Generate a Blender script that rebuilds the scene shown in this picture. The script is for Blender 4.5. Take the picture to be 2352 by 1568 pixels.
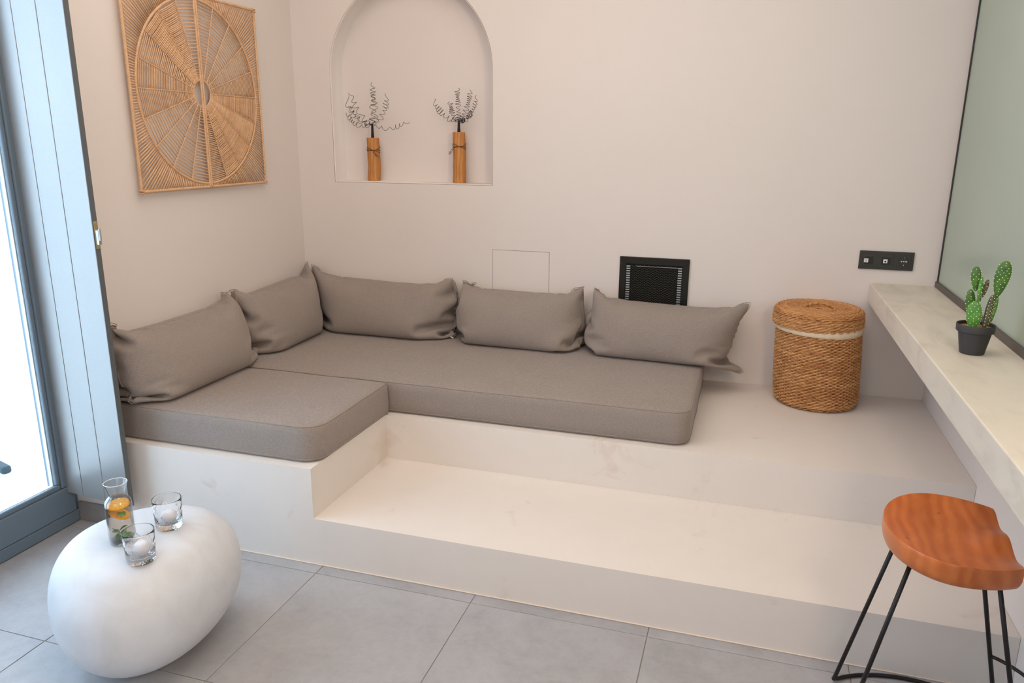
import bpy, bmesh, math, random
import numpy as np
from mathutils import Vector, Matrix, noise
for o in list(bpy.data.objects): bpy.data.objects.remove(o)
C = bpy.context.scene.collection
R = math.radians
PI = math.pi
rnd = random.Random(7)

# ------------------------------------------------------------ camera
cam_d = bpy.data.cameras.new('camera'); cam = bpy.data.objects.new('camera', cam_d); C.objects.link(cam)
cam.matrix_world = Matrix(((0.95494269, -0.08263294, 0.28505482, 2.3777),
                           (0.29669929, 0.24201823, -0.92379473, -3.7394),
                           (0.00734742, 0.96674659, 0.25563068, 1.5269),
                           (0, 0, 0, 1)))
cam_d.sensor_width = 36; cam_d.lens = 36 * 1750.9 / 2352; cam_d.clip_start = .02; cam_d.clip_end = 200
bpy.context.scene.camera = cam
# ------------------------------------------------------------ sky, lights, exposure
w = bpy.data.worlds.new('sky'); bpy.context.scene.world = w; w.use_nodes = True
bg = w.node_tree.nodes['Background']; bg.inputs[0].default_value = (.64, .78, 1, 1); bg.inputs[1].default_value = 5.2
def area(name, loc, size, rot, power, col, spread=180):
    l = bpy.data.lights.new(name, 'AREA'); l.shape = 'RECTANGLE'; l.size, l.size_y = size
    l.energy = power; l.color = col; l.spread = R(spread)
    o = bpy.data.objects.new(name, l); C.objects.link(o); o.location = loc; o.rotation_euler = rot; return o
area('ceiling_light', (1.5, -1.7, 2.86), (2.6, 2.2), (0, 0, 0), 33, (1, .88, .80))
area('wall_lamp_light', (3.12, -3.1, 1.9), (.5, .5), (0, R(80), R(-12)), 24, (1, .74, .56))
area('rear_fill_light', (1.9, -5.1, 1.9), (2.2, 1.5), (R(80), 0, 0), 20, (.86, .93, 1))  # added cool fill for forward-facing surfaces; the rear wall has no window
vs = bpy.context.scene.view_settings
bpy.context.scene.display_settings.display_device = 'sRGB'
vs.view_transform = 'Standard'; vs.look = 'None'; vs.gamma = 1; vs.use_curve_mapping = False; vs.exposure = 0.02

# ------------------------------------------------------------ materials
def srgb(r, g, b):
    f = lambda c: (c / 12.92 if c <= .04045 else ((c + .055) / 1.055) ** 2.4)
    return (f(r / 255), f(g / 255), f(b / 255), 1)
class NT:
    def __init__(s, name):
        s.m = bpy.data.materials.new(name); s.m.use_nodes = True; s.t = s.m.node_tree
        s.b = s.t.nodes['Principled BSDF']; s.out = s.t.nodes['Material Output']
    def n(s, typ, **k):
        nd = s.t.nodes.new(typ)
        for a, v in k.items():
            if a in nd.bl_rna.properties: setattr(nd, a, v)
            else: nd.inputs[a.replace('_', ' ')].default_value = v
        return nd
    def l(s, a, b): s.t.links.new(a, b)
    def coord(s, scale=(1, 1, 1), rot=(0, 0, 0), kind='Object'):
        tc = s.n('ShaderNodeTexCoord'); mp = s.n('ShaderNodeMapping'); mp.inputs['Scale'].default_value = scale
        mp.inputs['Rotation'].default_value = rot
        s.l(tc.outputs[kind], mp.inputs[0]); return mp.outputs[0]
    def noise(s, co, sc, det=3, rough=.5, dist=0):
        nd = s.n('ShaderNodeTexNoise'); nd.inputs['Scale'].default_value = sc; nd.inputs['Detail'].default_value = det
        nd.inputs['Roughness'].default_value = rough; nd.inputs['Distortion'].default_value = dist
        s.l(co, nd.inputs['Vector']); return nd.outputs['Fac']
    def ramp(s, fac, stops):
        r = s.n('ShaderNodeValToRGB'); e = r.color_ramp.elements
        e[0].position, e[0].color = stops[0]; e[1].position, e[1].color = stops[-1]
        for p, c in stops[1:-1]: x = e.new(p); x.color = c
        s.l(fac, r.inputs[0]); return r.outputs[0]
    def mix(s, fac, a, b, blend='MIX'):
        m = s.n('ShaderNodeMix', data_type='RGBA', blend_type=blend)
        for i, v in ((0, fac), (6, a), (7, b)):
            if hasattr(v, 'links'): s.l(v, m.inputs[i])
            else: m.inputs[i].default_value = v
        return m.outputs[2]
    def bump(s, h, strength, dist=.001, nrm=None):
        b = s.n('ShaderNodeBump'); b.inputs['Strength'].default_value = strength; b.inputs['Distance'].default_value = dist
        s.l(h, b.inputs['Height'])
        if nrm: s.l(nrm, b.inputs['Normal'])
        s.l(b.outputs[0], s.b.inputs['Normal']); return b.outputs[0]
    def col(s, v):
        if hasattr(v, 'links'): s.l(v, s.b.inputs['Base Color'])
        else: s.b.inputs['Base Color'].default_value = v
    def set(s, **k):
        for a, v in k.items(): s.b.inputs[a.replace('_', ' ')].default_value = v
        return s.m
def lv(c, k): return (c[0] * k, c[1] * k, c[2] * k, 1)

def plaster(name, c, rough=.75, var=.06, stain=False, sc=1.5):
    t = NT(name); co = t.coord()
    n1 = t.noise(co, sc, 5, .6); n2 = t.noise(co, 14, 4, .6)
    base = t.ramp(n1, [(.3, lv(c, 1 - var)), (.7, lv(c, 1 + var * .4))])
    base = t.mix(.25, base, t.ramp(n2, [(.35, lv(c, 1 - var)), (.65, lv(c, 1 + var * .3))]))
    if stain:
        n3 = t.noise(co, 4.5, 6, .62, .6); m = t.ramp(n3, [(.62, (0, 0, 0, 1)), (.74, (.3, .3, .3, 1))])
        base = t.mix(m, base, srgb(178, 146, 112))
    t.col(base); t.bump(t.noise(co, 60, 4, .6), .12, .002)
    return t.set(Roughness=rough)
WALL = srgb(225, 216, 210)
M = {}
M['wall'] = plaster('wall_plaster', WALL, .85, .02)
M['ceiling'] = plaster('ceiling_plaster', srgb(235, 228, 220), .9, .02)
M['bench'] = plaster('bench_microcement', srgb(225, 217, 209), .5, .04, True)
def desk_mat():
    t = NT('desk_microcement'); co = t.coord((1, .35, 1), (0, 0, .5))
    n = t.noise(co, 9, 7, .62, 1.2); c1, c2 = srgb(219, 211, 197), srgb(202, 194, 180)
    t.col(t.ramp(n, [(.28, c2), (.5, c1), (.7, lv(c1, 1.04))])); t.bump(t.noise(co, 80, 3), .08, .001)
    return t.set(Roughness=.42)
M['desk'] = desk_mat()
def tile_mat():
    t = NT('grey_stone_tile'); co = t.coord(); oi = t.n('ShaderNodeObjectInfo')
    ad = t.n('ShaderNodeVectorMath', operation='MULTIPLY_ADD'); t.l(oi.outputs['Random'], ad.inputs[0]); ad.inputs[1].default_value = (31, 17, 5)
    t.l(co, ad.inputs[2])
    n = t.noise(ad.outputs[0], 3.2, 8, .65, .5); n2 = t.noise(ad.outputs[0], 40, 4, .7)
    c = t.ramp(n, [(.3, srgb(148, 146, 146)), (.5, srgb(162, 161, 162)), (.72, srgb(173, 172, 173))])
    c = t.mix(.25, c, t.ramp(n2, [(.3, srgb(142, 140, 140)), (.6, srgb(170, 168, 169))]))
    t.col(c); t.bump(n2, .06, .001)
    return t.set(Roughness=.42)
M['tile'] = tile_mat()
def simple(name, c, rough=.5, metal=0., bumps=0, sc=200, **k):
    t = NT(name); co = t.coord(); n = t.noise(co, sc, 3)
    t.col(t.ramp(n, [(.3, lv(c, .93)), (.7, lv(c, 1.05))]))
    if bumps: t.bump(n, bumps, .0006)
    return t.set(Roughness=rough, Metallic=metal, **k)
M['grout'] = simple('grout', srgb(138, 132, 127), .9)
M['caulk'] = simple('pale_sealant', srgb(232, 214, 198), .7)
M['skirting'] = simple('grey_skirting_tile', srgb(135, 130, 127), .5, sc=20)
def fabric():
    t = NT('taupe_linen'); co = t.coord()
    n = t.noise(co, 750, 2, .7); n2 = t.noise(t.coord((1, 1, .12)), 900, 2, .6); n3 = t.noise(t.coord((.12, .12, 1)), 900, 2, .6); n4 = t.noise(co, 6, 3)
    c = t.ramp(n, [(.34, srgb(116, 106, 98)), (.5, srgb(146, 134, 126)), (.66, srgb(174, 161, 152))])
    c = t.mix(.35, c, t.ramp(n2, [(.35, srgb(114, 104, 97)), (.65, srgb(168, 155, 147))]))
    c = t.mix(.3, c, t.ramp(n3, [(.35, srgb(116, 106, 99)), (.65, srgb(168, 155, 147))]))
    c = t.mix(.12, c, t.ramp(n4, [(.35, srgb(118, 108, 98)), (.65, srgb(142, 130, 120))]))
    t.col(c); t.bump(n2, .3, .0008)
    return t.set(Roughness=.95, Sheen_Weight=.15, Sheen_Roughness=.5)
M['fabric'] = fabric()
def rope_mat(name, a, b, c, sc=1.):
    t = NT(name); co = t.coord(); oi = t.n('ShaderNodeNewGeometry')
    n = t.noise(co, 160 * sc, 3, .6); n2 = t.noise(co, 26 * sc, 3)
    cc = t.ramp(n, [(.3, a), (.5, b), (.7, c)])
    rr = t.ramp(oi.outputs['Random Per Island'], [(0, lv(b, .8)), (.5, b), (1, lv(c, 1.02))])
    cc = t.mix(.45, cc, rr); cc = t.mix(.2, cc, t.ramp(n2, [(.35, a), (.65, c)]))
    t.col(cc); t.bump(t.noise(co, 420 * sc, 2), .5, .001)
    return t.set(Roughness=.8)
M['rope'] = rope_mat('jute_cord', srgb(186, 138, 98), srgb(216, 172, 130), srgb(234, 198, 160))
M['wicker'] = rope_mat('woven_seagrass', srgb(140, 86, 46), srgb(196, 136, 82), srgb(232, 184, 126), .8)
M['weave_shade'] = simple('weave_gap_shade', srgb(84, 46, 20), .9)  # dark inner core, shade of the weave gaps put into its colour
M['cream'] = simple('cream_cotton', srgb(226, 208, 180), .9)
def wood(name, a, b, c, sc, stretch, rough, knots=False):
    t = NT(name); co = t.coord(stretch); n = t.noise(co, sc, 6, .6, 1.0)
    wv = t.n('ShaderNodeTexWave'); wv.inputs['Scale'].default_value = sc * .7; wv.inputs['Distortion'].default_value = 7
    wv.inputs['Detail'].default_value = 3; wv.inputs['Detail Scale'].default_value = 1.2; t.l(co, wv.inputs['Vector'])
    cc = t.mix(.4, t.ramp(n, [(.3, a), (.52, b), (.72, c)]), t.ramp(wv.outputs['Fac'], [(.1, lv(a, 1.05)), (.5, b), (.9, c)]))
    if knots:
        vo = t.n('ShaderNodeTexVoronoi', feature='F1'); vo.inputs['Scale'].default_value = 11; t.l(t.coord(), vo.inputs['Vector'])
        cc = t.mix(t.ramp(vo.outputs['Distance'], [(.03, (.8, .8, .8, 1)), (.09, (0, 0, 0, 1))]), cc, lv(a, .45))
    t.col(cc); return t.set(Roughness=rough)
M['seat'] = wood('oiled_acacia', srgb(172, 88, 38), srgb(196, 106, 50), srgb(212, 125, 64), 5, (2.6, 1.0, 2), .33, True)
M['log'] = wood('honey_wood', srgb(156, 98, 44), srgb(190, 126, 62), srgb(208, 146, 82), 16, (1.6, 1.6, .4), .5)
M['bark'] = simple('brown_binding_wire', srgb(78, 52, 26), .7)
M['black_wire'] = simple('black_iron_wire', srgb(46, 44, 42), .5, .6)
M['black_metal'] = simple('black_powder_coat', srgb(26, 24, 26), .38, .2)
M['vent_black'] = simple('black_enamel', srgb(30, 29, 25), .32, .3)
M['vent_mesh'] = simple('grey_wire', srgb(92, 92, 86), .45, .5)
M['vent_dark'] = simple('dark_duct', srgb(18, 18, 17), .8)
M['steel'] = simple('bare_steel', srgb(190, 196, 198), .35, 1.)
M['socket'] = simple('anthracite_plastic', srgb(52, 53, 50), .5, bumps=.2, sc=900)
M['socket_dark'] = simple('anthracite_recess', srgb(32, 33, 32), .6)
M['white_plastic'] = simple('white_plastic', srgb(240, 238, 234), .4)
M['hole'] = simple('black_hole', srgb(8, 8, 8), .8)
M['brass'] = simple('brass', srgb(214, 190, 140), .25, 1.)
M['frame'] = simple('blue_grey_lacquer', srgb(100, 116, 130), .35, 0, .15, 700, Coat_Weight=.2, Coat_Roughness=.25)
M['shutter'] = simple('blue_grey_satin_lacquer', srgb(158, 158, 157), .36, .35, .05, 500, Coat_Weight=.5, Coat_Roughness=.3)
M['shutter_edge_shade'] = simple('shaded_edge_lacquer', srgb(88, 92, 94), .6)  # shutter's free edge in shadow, the shade painted in as darker grey
M['gasket'] = simple('black_groove', srgb(46, 60, 66), .7)
M['spacer'] = simple('white_glazing_spacer', srgb(236, 240, 240), .5)
M['outdoor_white'] = simple('whitewashed_terrace', srgb(240, 240, 238), .9, sc=3)
M['panelgap'] = simple('shadow_gap', srgb(92, 84, 76), .9)
M['pot'] = simple('black_plastic_pot', srgb(52, 52, 53), .55, bumps=.15, sc=1500)
M['soil'] = simple('brown_soil', srgb(158, 118, 78), .95, bumps=.8, sc=300)
M['rim'] = simple('glass_rim_glint', srgb(214, 222, 228), .08, 0, Coat_Weight=1.)  # opaque pale ring, the bright glint of the carafe rim as colour
M['spine'] = simple('cream_spine', srgb(252, 250, 222), .7)
M['partition_frame'] = simple('taupe_metal_frame', srgb(92, 86, 82), .5, .2)
M['rubber'] = simple('black_seal', srgb(44, 42, 44), .7)
def pebble_mat():
    t = NT('white_cast_stone'); co = t.coord(); n = t.noise(co, 7, 6, .6, 1.5); n2 = t.noise(co, 2.5, 4)
    c = t.ramp(n, [(.3, srgb(202, 205, 209)), (.55, srgb(210, 214, 220)), (.8, srgb(216, 220, 227))])
    c = t.mix(.2, c, t.ramp(n2, [(.3, srgb(196, 194, 192)), (.7, srgb(216, 220, 226))]))
    t.col(c); return t.set(Roughness=.5)
M['pebble'] = pebble_mat()
def cactus_mat(name, a, b):
    t = NT(name); co = t.coord(); n = t.noise(co, 45, 3); g = t.n('ShaderNodeTexCoord')
    t.col(t.ramp(n, [(.3, a), (.7, b)])); return t.set(Roughness=.4, Subsurface_Weight=.05)
M['cactus'] = cactus_mat('green_cactus_skin', srgb(48, 92, 34), srgb(84, 130, 42))
M['cactus_light'] = cactus_mat('bright_green_cactus_skin', srgb(66, 128, 50), srgb(98, 158, 60))
M['cactus_dark'] = cactus_mat('olive_brown_cactus_skin', srgb(70, 70, 40), srgb(94, 92, 58))
def glass(name, ior=1.47, col=(1, 1, 1, 1), rough=0.):
    t = NT(name); t.col(col); co = t.coord(); n = t.noise(co, 30, 1); t.ramp(n, [(0, col), (1, col)])
    return t.set(Roughness=rough, IOR=ior, Transmission_Weight=1.)
M['glass'] = glass('clear_glass', 1.40)
M['water'] = glass('water', 1.33, (.97, 1, .97, 1))
def ice_mat():
    t = NT('frosted_ice'); co = t.coord(); n = t.noise(co, 60, 4)
    t.col(t.ramp(n, [(.3, (.86, .88, .93, 1)), (.7, (.97, .97, 1, 1))])); return t.set(Roughness=.3, IOR=1.31, Transmission_Weight=.15)
M['ice'] = ice_mat()
def pane_mat():
    t = NT('window_pane_glass'); tr = t.n('ShaderNodeBsdfTransparent'); gl = t.n('ShaderNodeBsdfGlossy'); gl.inputs['Roughness'].default_value = .0
    tr.inputs[0].default_value = (.95, .98, .98, 1)
    fr = t.n('ShaderNodeLayerWeight'); pw = t.n('ShaderNodeMath', operation='POWER'); pw.inputs[1].default_value = 5; t.l(fr.outputs['Facing'], pw.inputs[0])
    ma = t.n('ShaderNodeMath', operation='MULTIPLY_ADD'); ma.inputs[1].default_value = .7; ma.inputs[2].default_value = .03; t.l(pw.outputs[0], ma.inputs[0]); mx = t.n('ShaderNodeMixShader')
    t.l(ma.outputs[0], mx.inputs[0]); t.l(tr.outputs[0], mx.inputs[1]); t.l(gl.outputs[0], mx.inputs[2]); t.l(mx.outputs[0], t.out.inputs[0])
    return t.m
def thin_glass(name, tint, base, k, p):
    t = NT(name); tr = t.n('ShaderNodeBsdfTransparent'); gl = t.n('ShaderNodeBsdfGlossy'); gl.inputs['Roughness'].default_value = .02
    lw = t.n('ShaderNodeLayerWeight'); pw = t.n('ShaderNodeMath', operation='POWER'); pw.inputs[1].default_value = p; t.l(lw.outputs['Facing'], pw.inputs[0])
    t.l(t.ramp(pw.outputs[0], [(0, (1, 1, 1, 1)), (1, tint)]), tr.inputs[0])
    ma = t.n('ShaderNodeMath', operation='MULTIPLY_ADD'); ma.inputs[1].default_value = k; ma.inputs[2].default_value = base; t.l(pw.outputs[0], ma.inputs[0])
    mx = t.n('ShaderNodeMixShader'); t.l(ma.outputs[0], mx.inputs[0]); t.l(tr.outputs[0], mx.inputs[1]); t.l(gl.outputs[0], mx.inputs[2]); t.l(mx.outputs[0], t.out.inputs[0])
    return t.m
M['thin_glass'] = thin_glass('thin_carafe_glass', (.86, .92, .93, 1), .035, .85, 2.6)
M['water'] = thin_glass('clear_water', (.90, .96, .92, 1), .02, .3, 3)
M['pane'] = pane_mat()
def frosted():
    t = NT('sage_green_back_painted_glass'); co = t.coord(); n = t.noise(co, 2, 2)
    t.col(t.ramp(n, [(.3, srgb(163, 178, 163)), (.7, srgb(171, 184, 168))])); t.bump(t.noise(co, 1200, 2), .05, .0003)
    return t.set(Roughness=.32, Specular_IOR_Level=.6)
M['frosted'] = frosted()
def orange_mat():
    t = NT('orange_flesh'); co = t.coord(); gr = t.n('ShaderNodeTexGradient', gradient_type='RADIAL')
    t.l(co, gr.inputs[0]); w_ = t.n('ShaderNodeMath', operation='MULTIPLY'); w_.inputs[1].default_value = 10 * 2 * PI; t.l(gr.outputs['Fac'], w_.inputs[0])
    s = t.n('ShaderNodeMath', operation='COSINE'); t.l(w_.outputs[0], s.inputs[0])
    t.col(t.mix(.3, t.ramp(s.outputs[0], [(.75, srgb(255, 196, 66)), (.98, srgb(255, 234, 170))]), t.ramp(t.noise(co, 200, 2), [(.3, srgb(254, 176, 48)), (.7, srgb(255, 206, 96))])))
    return t.set(Roughness=.3, Subsurface_Weight=.2, Subsurface_Radius=(.01, .006, .003))
M['orange'] = orange_mat()
M['peel'] = simple('orange_peel', srgb(255, 182, 10), .45)
M['pith'] = simple('pale_pith', srgb(255, 226, 130), .5)
M['mint'] = simple('mint_leaf', srgb(96, 172, 66), .5, sc=90)
M['mint_dark'] = simple('mint_stem', srgb(70, 90, 50), .6)
M['seed'] = simple('dark_sediment', srgb(70, 60, 44), .8, sc=300)

# ------------------------------------------------------------ mesh helpers
def link(name, me, mat=None, parent=None, loc=(0, 0, 0), rot=(0, 0, 0)):
    o = bpy.data.objects.new(name, me); C.objects.link(o)
    if mat is not None:
        for m_ in (mat if isinstance(mat, (list, tuple)) else [mat]): me.materials.append(m_)
    if parent is not None: o.parent = parent
    o.location = loc; o.rotation_euler = rot; return o
def obj(name, bm, mat, parent=None, loc=(0, 0, 0), rot=(0, 0, 0), smooth=False, bevel=0, seg=2, angle=35, auto=None):
    if bevel:
        es = [e for e in bm.edges if len(e.link_faces) == 2 and e.calc_face_angle(0) > R(angle)]
        bmesh.ops.bevel(bm, geom=es, offset=bevel, segments=seg, profile=.5, affect='EDGES', clamp_overlap=True)
    bmesh.ops.recalc_face_normals(bm, faces=bm.faces)
    me = bpy.data.meshes.new(name); bm.to_mesh(me); bm.free()
    if smooth:
        me.polygons.foreach_set('use_smooth', [True] * len(me.polygons))
        if auto: me.set_sharp_from_angle(angle=R(auto))
    return link(name, me, mat, parent, loc, rot)
def pyobj(name, v, f, mat, parent=None, loc=(0, 0, 0), smooth=True, mats=None):
    me = bpy.data.meshes.new(name); me.from_pydata([tuple(p) for p in v], [], f)
    if smooth: me.polygons.foreach_set('use_smooth', [True] * len(me.polygons))
    o = link(name, me, mat, parent, loc)
    if mats is not None: me.polygons.foreach_set('material_index', mats)
    return o
def box(bm, x0, x1, y0, y1, z0, z1, M_=None):
    g = bmesh.ops.create_cube(bm, size=1)['verts']
    for v in g:
        v.co = Vector(((x0 + x1) / 2 + v.co.x * (x1 - x0), (y0 + y1) / 2 + v.co.y * (y1 - y0), (z0 + z1) / 2 + v.co.z * (z1 - z0)))
        if M_: v.co = M_ @ v.co
    return g
def boxo(name, b, mat, parent=None, bevel=0, M_=None, **k):
    bm = bmesh.new(); box(bm, *b, M_=M_); return obj(name, bm, mat, parent, bevel=bevel, **k)
def prism(bm, pts, z0, z1, axis='z'):
    f = {'z': lambda p, h: (p[0], p[1], h), 'y': lambda p, h: (p[0], h, p[1]), 'x': lambda p, h: (h, p[0], p[1])}[axis]
    a = [bm.verts.new(f(p, z0)) for p in pts]; b = [bm.verts.new(f(p, z1)) for p in pts]
    n = len(pts); bm.faces.new(a); bm.faces.new(b[::-1])
    for i in range(n): bm.faces.new((a[i], a[(i + 1) % n], b[(i + 1) % n], b[i]))
def lathe(bm, prof, seg=48, M_=None, close=False):
    rings = []
    for r, z in prof:
        if r < 1e-6: rings.append([bm.verts.new((0, 0, z))])
        else: rings.append([bm.verts.new((r * math.cos(2 * PI * i / seg), r * math.sin(2 * PI * i / seg), z)) for i in range(seg)])
    pr = list(zip(rings, rings[1:]))
    if close: pr.append((rings[-1], rings[0]))
    for a, b in pr:
        for i in range(seg):
            j = (i + 1) % seg
            if len(a) == 1 and len(b) == 1: continue
            if len(a) == 1: bm.faces.new((a[0], b[i], b[j]))
            elif len(b) == 1: bm.faces.new((a[i], b[0], a[j]))
            else: bm.faces.new((a[i], b[i], b[j], a[j]))
    if M_:
        for ring in rings:
            for v in ring: v.co = M_ @ v.co
def tube_data(pts, r, sides=6, closed=False, V=None, F=None, twist=0., taper=None):
    """append a swept tube to vertex/face lists"""
    if V is None: V, F = [], []
    P_ = [Vector(p) for p in pts]; n = len(P_); base = len(V)
    T = []
    for i in range(n):
        if closed: t = P_[(i + 1) % n] - P_[i - 1]
        else: t = P_[min(i + 1, n - 1)] - P_[max(i - 1, 0)]
        T.append(t.normalized() if t.length > 1e-9 else Vector((0, 0, 1)))
    up = Vector((0, 0, 1)) if abs(T[0].z) < .9 else Vector((1, 0, 0))
    nrm = (up - T[0] * up.dot(T[0])).normalized()
    for i in range(n):
        nrm = (nrm - T[i] * nrm.dot(T[i]))
        nrm = nrm.normalized() if nrm.length > 1e-6 else T[i].orthogonal().normalized()
        bn = T[i].cross(nrm); rr = (r[i] if hasattr(r, '__len__') else r) * (taper(i / max(1, n - 1)) if taper else 1)
        for k in range(sides):
            a = 2 * PI * k / sides + twist * i
            V.append(P_[i] + nrm * (rr * math.cos(a)) + bn * (rr * math.sin(a)))
    m = n if closed else n - 1
    for i in range(m):
        a0 = base + i * sides; b0 = base + ((i + 1) % n) * sides
        for k in range(sides):
            k2 = (k + 1) % sides; F.append((a0 + k, a0 + k2, b0 + k2, b0 + k))
    if not closed:
        F.append(tuple(base + k for k in range(sides))[::-1]); F.append(tuple(base + (n - 1) * sides + k for k in range(sides)))
    return V, F
def tube(name, pts, r, mat, parent=None, sides=8, closed=False, **k):
    V, F = tube_data(pts, r, sides, closed, **k); return pyobj(name, V, F, mat, parent)
def thing(name, label, cat, loc=(0, 0, 0), rz=0, group=None):
    o = bpy.data.objects.new(name, None); C.objects.link(o); o.location = loc; o.rotation_euler = (0, 0, rz)
    o.empty_display_size = .05; return tag(o, label, cat, group)
def tag(o, label=None, cat=None, group=None, kind=None):
    if label: o['label'] = label
    if cat: o['category'] = cat
    if group: o['group'] = group
    if kind: o['kind'] = kind
    return o
def structure(o, label=None): 
    o['kind'] = 'structure'
    if label: o['label'] = label
    return o
def smooth(a, b, x):
    t = min(1, max(0, (x - a) / (b - a))); return t * t * (3 - 2 * t)

# key levels, in metres
D1, D2, H1, H2, W1, RX, DX, HD, TD = 1.541, .951, .1856, .381, .951, 3.2015, 2.9194, .913, .0889
CZ = 2.9

# ------------------------------------------------------------ room shell
def back_wall():
    bm = bmesh.new(); nx0, nx1, nz, z0, nd = .2216, 1.1085, 1.3075, 1.857, .118
    cx, rr = (nx0 + nx1) / 2, (nx1 - nx0) / 2; rb = .007
    path = [((nx0, nz), (-.7071, -.7071), 1.414)]
    N = 40
    path.append(((nx0, z0), (-1, 0), 1))
    for i in range(1, N): 
        a = PI - PI * i / N; path.append(((cx + rr * math.cos(a), z0 + rr * math.sin(a)), (math.cos(a), math.sin(a)), 1))
    path.append(((nx1, z0), (1, 0), 1)); path.append(((nx1, nz), (.7071, -.7071), 1.414))
    prof = [(rb, 0), (rb * .62, rb * .07), (rb * .29, rb * .29), (rb * .07, rb * .62), (0, rb), (0, nd)]
    loops = []
    for o_, y in prof: loops.append([bm.verts.new((p[0] + n[0] * o_ * k, y, p[1] + n[1] * o_ * k)) for p, n, k in path])
    n = len(path)
    for a, b in zip(loops, loops[1:]):
        for i in range(n): bm.faces.new((a[i], a[(i + 1) % n], b[(i + 1) % n], b[i])).smooth = True
    bm.faces.new(loops[-1])
    L = loops[0]; X0, X1, Z0, Z1 = -.4, 3.6, -.1, CZ + .1
    v = lambda x, z: bm.verts.new((x, 0, z))
    bl, br, tr, tl = v(X0, Z0), v(X1, Z0), v(X1, Z1), v(X0, Z1)
    lb, lm, rbv, rm = v(X0, L[0].co.z), v(X0, z0), v(X1, L[-1].co.z), v(X1, z0)
    bm.faces.new((bl, br, rbv, L[-1], L[0], lb)); bm.faces.new((lb, L[0], L[1], lm)); bm.faces.new((L[-1], rbv, rm, L[-2]))
    mid = (1 + n - 2) // 2; tops = [v(L[i].co.x, Z1) for i in range(1, n - 1)]
    bm.faces.new((lm, L[1], tops[0], tl)); bm.faces.new((L[-2], rm, tr, tops[-1]))
    for i in range(1, n - 2): bm.faces.new((L[i], L[i + 1], tops[i], tops[i - 1]))
    # body of the wall behind
    vb = [bm.verts.new((x, .3, z)) for x, z in ((X0, Z0), (X1, Z0), (X1, Z1), (X0, Z1))]; bm.faces.new(vb)
    bm.normal_update()
    me = bpy.data.meshes.new('wall_back'); bm.to_mesh(me); bm.free()
    return structure(link('wall_back', me, M['wall']), 'pale plaster back wall with an arched niche')
back_wall()
LW = .3
def wall(name, b): return structure(boxo(name, b, M['wall'], bevel=0))
# left wall: solid part beside the sofa (ends at the reveal), part over the door, part beyond the door
bm = bmesh.new(); DY0, DY1, DZ = -1.53, -3.43, 2.36
box(bm, -LW, 0, DY0, .02, -.1, CZ); box(bm, -LW, 0, DY1, DY0, DZ, CZ); box(bm, -LW, 0, -5.5, DY1, -.1, CZ)
structure(obj('wall_left', bm, M['wall'], bevel=.004), 'pale plaster left wall')
structure(boxo('wall_right', (RX, RX + .3, -5.5, .02, -.1, CZ), M['wall']))
structure(boxo('wall_front', (-.3, 3.6, -5.6, -5.4, -.1, CZ), M['wall']))
structure(boxo('ceiling', (-.4, 3.6, -5.6, .3, CZ, CZ + .15), M['ceiling']))
fl = structure(boxo('floor', (-.3, RX + .1, -5.5, .02, -.12, -.0025), M['grout']), 'floor of large grey stone tiles')
xs = [.9764 + .5985 * k for k in range(-2, 5)]; xs[0] = -.16; xs[-1] = RX
ys = [-1.50, -1.595] + [-1.595 - .6 * k for k in range(1, 7)]
tm = {}
for i in range(len(xs) - 1):
    for j in range(len(ys) - 1):
        gx, gy = xs[i + 1] - xs[i] - .0028, ys[j] - ys[j + 1] - .0028; key = (round(gx, 4), round(gy, 4))
        if key not in tm:
            bm = bmesh.new(); box(bm, -gx / 2, gx / 2, -gy / 2, gy / 2, -.01, 0)
            t_ = obj('tile', bm, M['tile'], fl, bevel=.0008, seg=1); tm[key] = t_.data
        else: t_ = link('tile', tm[key], None, fl)
        t_.location = ((xs[i] + xs[i + 1]) / 2, (ys[j] + ys[j + 1]) / 2, rnd.uniform(-.0004, .0004))
structure(boxo('baseboard_left', (-.157, -.001, -1.541, -1.529, 0, .083), M['skirting'], bevel=.0015), 'grey tile skirting under the shutter')

# ------------------------------------------------------------ bench platform with step
bench = thing('plaster_bench', 'pale microcement corner bench with a long low step, carrying the two mattresses', 'bench')
def soft(bm, amp=.0015, sc=3):
    for v in bm.verts:
        if v.co.z > .01: v.co += Vector((noise.noise(v.co * sc + Vector((3, 1, 5))), noise.noise(v.co * sc), noise.noise(v.co * sc + Vector((9, 2, 2))))) * amp
def cut(bm, step=.12):
    for _ in range(4):
        es = [e for e in bm.edges if e.calc_length() > step * 2]
        if not es: break
        bmesh.ops.subdivide_edges(bm, edges=es, cuts=1)
bm = bmesh.new(); prism(bm, [(.001, -.001), (RX - .001, -.001), (RX - .001, -D2), (W1, -D2), (W1 - .004, -D1), (.001, -D1)], 0, H2)
obj('seat_platform', bm, M['bench'], bench, bevel=.008, seg=3)
bm = bmesh.new(); prism(bm, [(W1 - .003, -D2 - .0005), (RX - .001, -D2 - .0005), (RX - .001, -D1), (W1 - .004, -D1)], 0, H1)
obj('step', bm, M['bench'], bench, bevel=.006, seg=3)

boxo('sealant_bead', (.002, RX - .002, -D1 - .0045, -D1 - .0003, .0008, .0032), M['caulk'], bench)
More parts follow.
